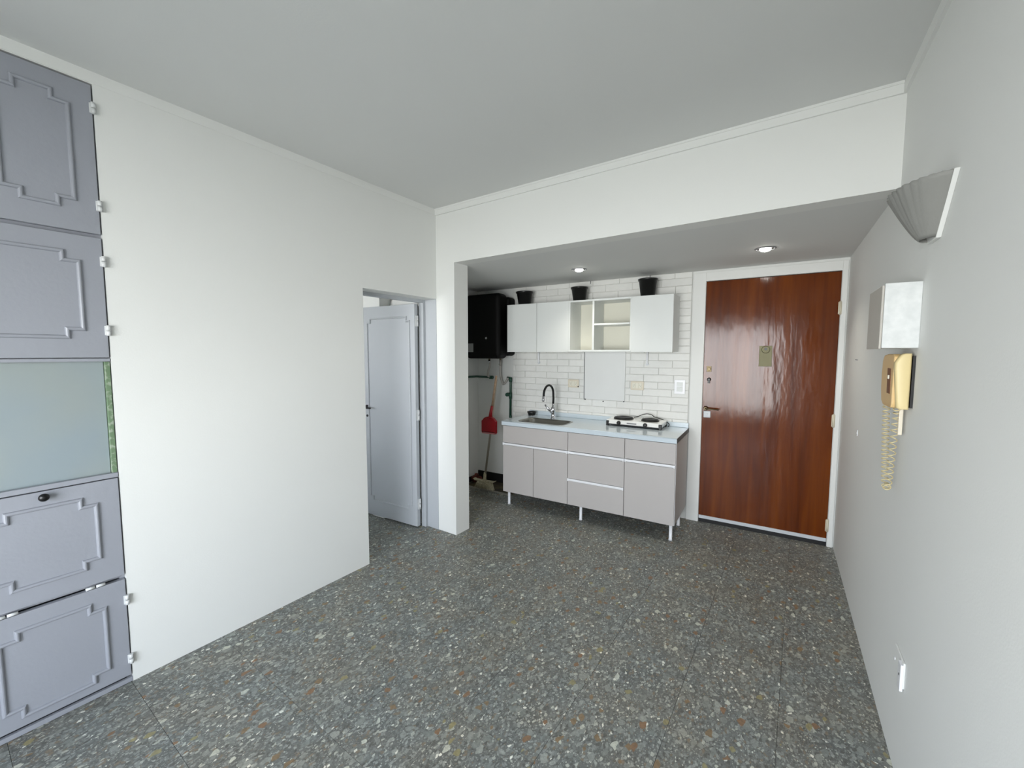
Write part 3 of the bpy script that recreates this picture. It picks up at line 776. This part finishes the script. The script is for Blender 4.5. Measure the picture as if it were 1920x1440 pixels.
# floor strip and stained tiles of the corner
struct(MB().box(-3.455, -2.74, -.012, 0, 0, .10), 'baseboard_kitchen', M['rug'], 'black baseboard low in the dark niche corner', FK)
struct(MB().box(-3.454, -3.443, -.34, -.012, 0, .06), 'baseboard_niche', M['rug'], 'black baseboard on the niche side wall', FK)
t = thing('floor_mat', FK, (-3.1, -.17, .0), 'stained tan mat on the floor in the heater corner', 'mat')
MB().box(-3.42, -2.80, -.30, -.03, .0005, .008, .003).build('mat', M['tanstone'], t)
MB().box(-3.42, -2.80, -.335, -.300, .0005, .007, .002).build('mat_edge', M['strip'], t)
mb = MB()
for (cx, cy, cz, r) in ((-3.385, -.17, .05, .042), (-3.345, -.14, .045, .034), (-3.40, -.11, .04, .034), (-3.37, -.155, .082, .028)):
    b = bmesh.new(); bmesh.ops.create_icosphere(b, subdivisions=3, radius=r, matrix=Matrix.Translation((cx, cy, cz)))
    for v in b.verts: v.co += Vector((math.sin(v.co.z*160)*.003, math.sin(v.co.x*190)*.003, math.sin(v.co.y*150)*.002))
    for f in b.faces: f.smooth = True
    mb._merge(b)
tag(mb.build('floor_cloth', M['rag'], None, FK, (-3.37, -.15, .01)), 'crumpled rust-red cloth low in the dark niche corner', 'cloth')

# broom and dustpan
bh = Vector((-3.150, -.30, .13)); bt = Vector((-2.985, -.315, 1.24))
t = thing('broom', FK, (-3.155, -.30, .0), 'cream broom standing upright in the niche corner', 'broom')
MB().tube([bh, bh.lerp(bt, .5)+Vector((.006, 0, 0)), bt-Vector((0, 0, .02))], .0115, 12).build('pole', M['greystick'], t)
MB().tube([bh-Vector((.004, 0, .045)), bh+Vector((.004, 0, .06))], [.020, .015], 14).build('socket', M['bristle'], t)
MB().prism([(-3.298, .100), (-3.270, .088), (-3.035, .092), (-3.010, .108), (-3.012, .114), (-3.040, .103), (-3.270, .099), (-3.296, .106)], -.325, -.275, 'y', .002).build('head', M['bristle'], t)
mb = MB()
for i in range(26):
    f = i/25*2-1
    for k in range(4):
        y = -.318+.012*k
        mb.tube([(-3.152+f*.080, y+.003, .094), (-3.155+f*.128+random.uniform(-.003, .003), y+random.uniform(-.006, .006), .0015)], [.0045, .0035], 5)
tag(mb.build('bristles', M['bristle'], t), kind='stuff')
t = thing('dustpan', FK, (-3.04, -.335, .66), 'red dustpan hung upside down on the broom pole', 'dustpan')
c = bh.lerp(bt, .55)
mb = MB()
cx, cz = -3.048, .735
outer = [(-.085, -.085), (.085, -.085), (.088, .045), (.055, .078), (.025, .086), (-.025, .086), (-.058, .074), (-.088, .04)]
mb.prism([(cx+p[0], cz+p[1]) for p in outer], -.343, -.339, 'y')
mb.box(cx-.090, cx-.084, -.375, -.339, cz-.082, cz+.045, .002); mb.box(cx+.084, cx+.090, -.375, -.339, cz-.082, cz+.045, .002)
mb.prism([(cx-.088, cz+.040), (cx-.058, cz+.074), (cx-.025, cz+.088), (cx+.025, cz+.088), (cx+.055, cz+.078), (cx+.088, cz+.045), (cx+.080, cz+.040), (cx+.05, cz+.068), (cx+.022, cz+.078), (cx-.022, cz+.078), (cx-.052, cz+.066), (cx-.080, cz+.036)], -.375, -.339, 'y')
mb.prism([(cx-.088, cz-.07), (cx+.088, cz-.07), (cx+.088, cz+.042), (cx+.055, cz+.072), (cx-.055, cz+.072), (cx-.088, cz+.04)], -.378, -.374, 'y')
mb.build('pan', M['red'], t)
MB().box(cx-.086, cx+.086, -.376, -.339, cz-.094, cz-.080, .002).build('lip', M['pink'], t)
MB().tube([(cx+.006, -.352, cz+.07), (cx+.014, -.348, cz+.14), (cx+.026, -.343, cz+.205)], [.022, .016, .014], 14).build('handle', M['red'], t)
MB().tube([(cx+.026, -.343, cz+.20), (-2.968, -.342, 1.262)], .0115, 12).build('stick', M['stick'], t)

# ---------------------------------------------------------------- recessed downlights
def downlight(u, v, lab):
    t = thing('recessed_downlight', FK, (u, v, S), lab, 'light', 'recessed downlights in the niche ceiling')
    MB().lathe([(.064, S), (.062, S-.004), (.054, S-.005), (.053, S-.0015), (.053, S)], (u, v, 0), 36).build('ring', M['print_'], t)
    MB().lathe([(.053, S), (.053, S-.0025)], (u, v, 0), 32).build('recess_shade', M['black'], t)  # black disc imitating the darkness inside a recess
    MB().lathe([(.034, S-.002), (.034, S-.008), (.026, S-.016), (.012, S-.020), (.002, S-.021)], (u, v, 0), 28).build('bulb', M['bulb'], t)
    l = bpy.data.lights.new('downlight_lamp', 'SPOT'); l.energy = 6; l.spot_size = math.radians(120); l.spot_blend = .8; l.shadow_soft_size = .03
    l.color = (1, .95, .84)
    lo = bpy.data.objects.new('downlight_lamp', l); COL.objects.link(lo); lo.parent = t; lo.location = (0, 0, -.03)
downlight(-1.939, -.613, 'lit downlight above the kitchen sink side, left of two')
downlight(-.588, -.615, 'lit downlight in front of the brown entry door, right of two')

# ---------------------------------------------------------------- right wall
# sconce
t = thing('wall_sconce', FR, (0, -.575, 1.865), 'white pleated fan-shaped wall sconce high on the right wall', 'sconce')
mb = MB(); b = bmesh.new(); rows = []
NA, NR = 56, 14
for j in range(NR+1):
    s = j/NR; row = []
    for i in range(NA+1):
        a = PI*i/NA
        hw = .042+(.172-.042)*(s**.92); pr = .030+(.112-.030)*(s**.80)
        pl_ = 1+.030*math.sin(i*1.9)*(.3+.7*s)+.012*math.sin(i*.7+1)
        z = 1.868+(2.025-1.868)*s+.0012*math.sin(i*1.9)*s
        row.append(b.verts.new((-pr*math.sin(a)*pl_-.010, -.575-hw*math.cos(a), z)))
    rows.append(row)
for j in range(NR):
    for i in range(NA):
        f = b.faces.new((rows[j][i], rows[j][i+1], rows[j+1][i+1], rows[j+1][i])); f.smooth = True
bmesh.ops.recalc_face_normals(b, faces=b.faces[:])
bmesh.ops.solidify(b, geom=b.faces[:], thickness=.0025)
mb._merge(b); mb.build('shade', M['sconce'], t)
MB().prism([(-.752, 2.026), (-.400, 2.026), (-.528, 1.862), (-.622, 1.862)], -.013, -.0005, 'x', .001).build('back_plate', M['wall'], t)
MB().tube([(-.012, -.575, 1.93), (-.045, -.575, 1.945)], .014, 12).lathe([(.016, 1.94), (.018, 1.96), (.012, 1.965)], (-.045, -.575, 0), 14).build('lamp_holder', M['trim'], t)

# intercom box
t = thing('junction_box', FR, (-.053, -.34, 1.52), 'white painted box on the right wall above the yellow phone', 'box')
MB().box(-.100, 0, -.462, -.215, 1.520, 1.752, .003).build('body', M['box'], t)
MB().box(-.1075, -.1005, -.461, -.210, 1.518, 1.745, .002).build('cover', M['boxf'], t)

# phone
t = thing('wall_phone', FR, (-.03, -.33, 1.30), 'yellowed cream wall intercom phone with coiled cord', 'phone')
MB().prism([(-.416, 1.315), (-.41, 1.302), (-.39, 1.298), (-.27, 1.298), (-.235, 1.312), (-.218, 1.36), (-.212, 1.42), (-.222, 1.475), (-.245, 1.494), (-.30, 1.499), (-.40, 1.499), (-.416, 1.49)], -.055, -.006, 'x', .004).build('base', M['tan'], t)
MB().prism([(-.388, 1.350), (-.335, 1.350), (-.325, 1.445), (-.380, 1.445)], -.0565, -.053, 'x', .001).build('cradle_slot', M['brown'], t)
MB().box(-.060, -.055, -.365, -.350, 1.405, 1.420, .002).build('hook_switch', M['offw'], t)
mb = MB(); b = bmesh.new(); rr_ = []
for z, p in ((1.299, .036), (1.304, .044), (1.33, .046), (1.37, .049), (1.41, .052), (1.45, .055), (1.468, .055), (1.485, .047), (1.496, .040), (1.501, .032)):
    ring = rrect(-p, -.010, -.440, -.404, .008, 3)
    rr_.append([b.verts.new((q[0], q[1], z)) for q in ring])
for j in range(len(rr_)-1):
    n = len(rr_[j])
    for k in range(n):
        f = b.faces.new((rr_[j][k], rr_[j][(k+1) % n], rr_[j+1][(k+1) % n], rr_[j+1][k])); f.smooth = True
b.faces.new(rr_[0]); b.faces.new(rr_[-1]); bmesh.ops.recalc_face_normals(b, faces=b.faces[:])
mb._merge(b); mb.build('handset', M['phone'], t)
MB().box(-.008, 0, -.437, -.24, 1.305, 1.492).build('shadow_gap', M['black'], t)  # black slab painting the shadow gap between phone and wall
MB().box(-.022, -.010, -.368, -.350, 1.195, 1.296, .002).build('cord_sleeve', M['offwd'], t)
axis = smooth([(-.040, -.255, 1.298), (-.040, -.262, 1.22), (-.038, -.275, 1.10), (-.036, -.292, 1.0), (-.034, -.310, .972), (-.032, -.328, 1.0), (-.030, -.338, 1.10), (-.028, -.345, 1.20), (-.026, -.352, 1.27), (-.030, -.375, 1.30)], 14)
# coil around the axis
cum = [0]
for i in range(1, len(axis)): cum.append(cum[-1]+(axis[i]-axis[i-1]).length)
tot = cum[-1]; N = 560; pts = []; j = 0
for i in range(N+1):
    s = tot*i/N
    while j < len(cum)-2 and cum[j+1] < s: j += 1
    f = (s-cum[j])/max(cum[j+1]-cum[j], 1e-9); p = axis[j].lerp(axis[j+1], f)
    q = s/tot; turns = 34
    # wider pitch at the ends where the weight stretches it
    ph = 2*PI*turns*(q+.035*math.sin(2*PI*q-PI/2)*1.0)
    tdir = (axis[min(j+1, len(axis)-1)]-axis[j]).normalized(); u = tdir.cross(Vector((1, 0, 0))).normalized(); w = tdir.cross(u)
    pts.append(p+(u*math.cos(ph)+w*math.sin(ph))*.0105)
MB().tube(pts, .0022, 6).build('coiled_cord', M['cord'], t)

# outlet low on the right wall
t = thing('wall_outlet', FR, (0, -.54, .36), 'white painted wall outlet low on the right wall', 'socket')
MB().box(-.006, 0, -.590, -.468, .345, .438, .002).build('plate', M['wall'], t)
MB().box(-.013, -.004, -.592, -.556, .335, .430, .002).build('module', M['rail'], t)
MB().lathe([(.0045, -.0015), (.0045, .0015)], (-.012, -.575, .388), 10, 'x').build('pin_hole', M['dark'], t)
MB().lathe([(.006, -.008), (.006, -.004)], (0, -.478, .385), 10, 'x').build('screw_cap', M['rail'], t)
# wall plug
t = MB().lathe([(.002, -.006), (.007, -.004), (.008, 0)], (0, .711, 1.03), 14, 'x').box(-.004, 0, .703, .719, 1.012, 1.048, .0015).build('wall_plug', M['rail'], None, FR, (0, .711, 1.03))
tag(t, 'small white wall plug on the right wall near the entry door', 'wall plug')
t = MB().tube([(0, .887, 1.461), (-.012, .887, 1.463)], [.003, .002], 8).build('wall_nail', M['print_'], None, FR, (0, .887, 1.461))
tag(t, 'tiny nail in the right wall left of the box', 'nail')
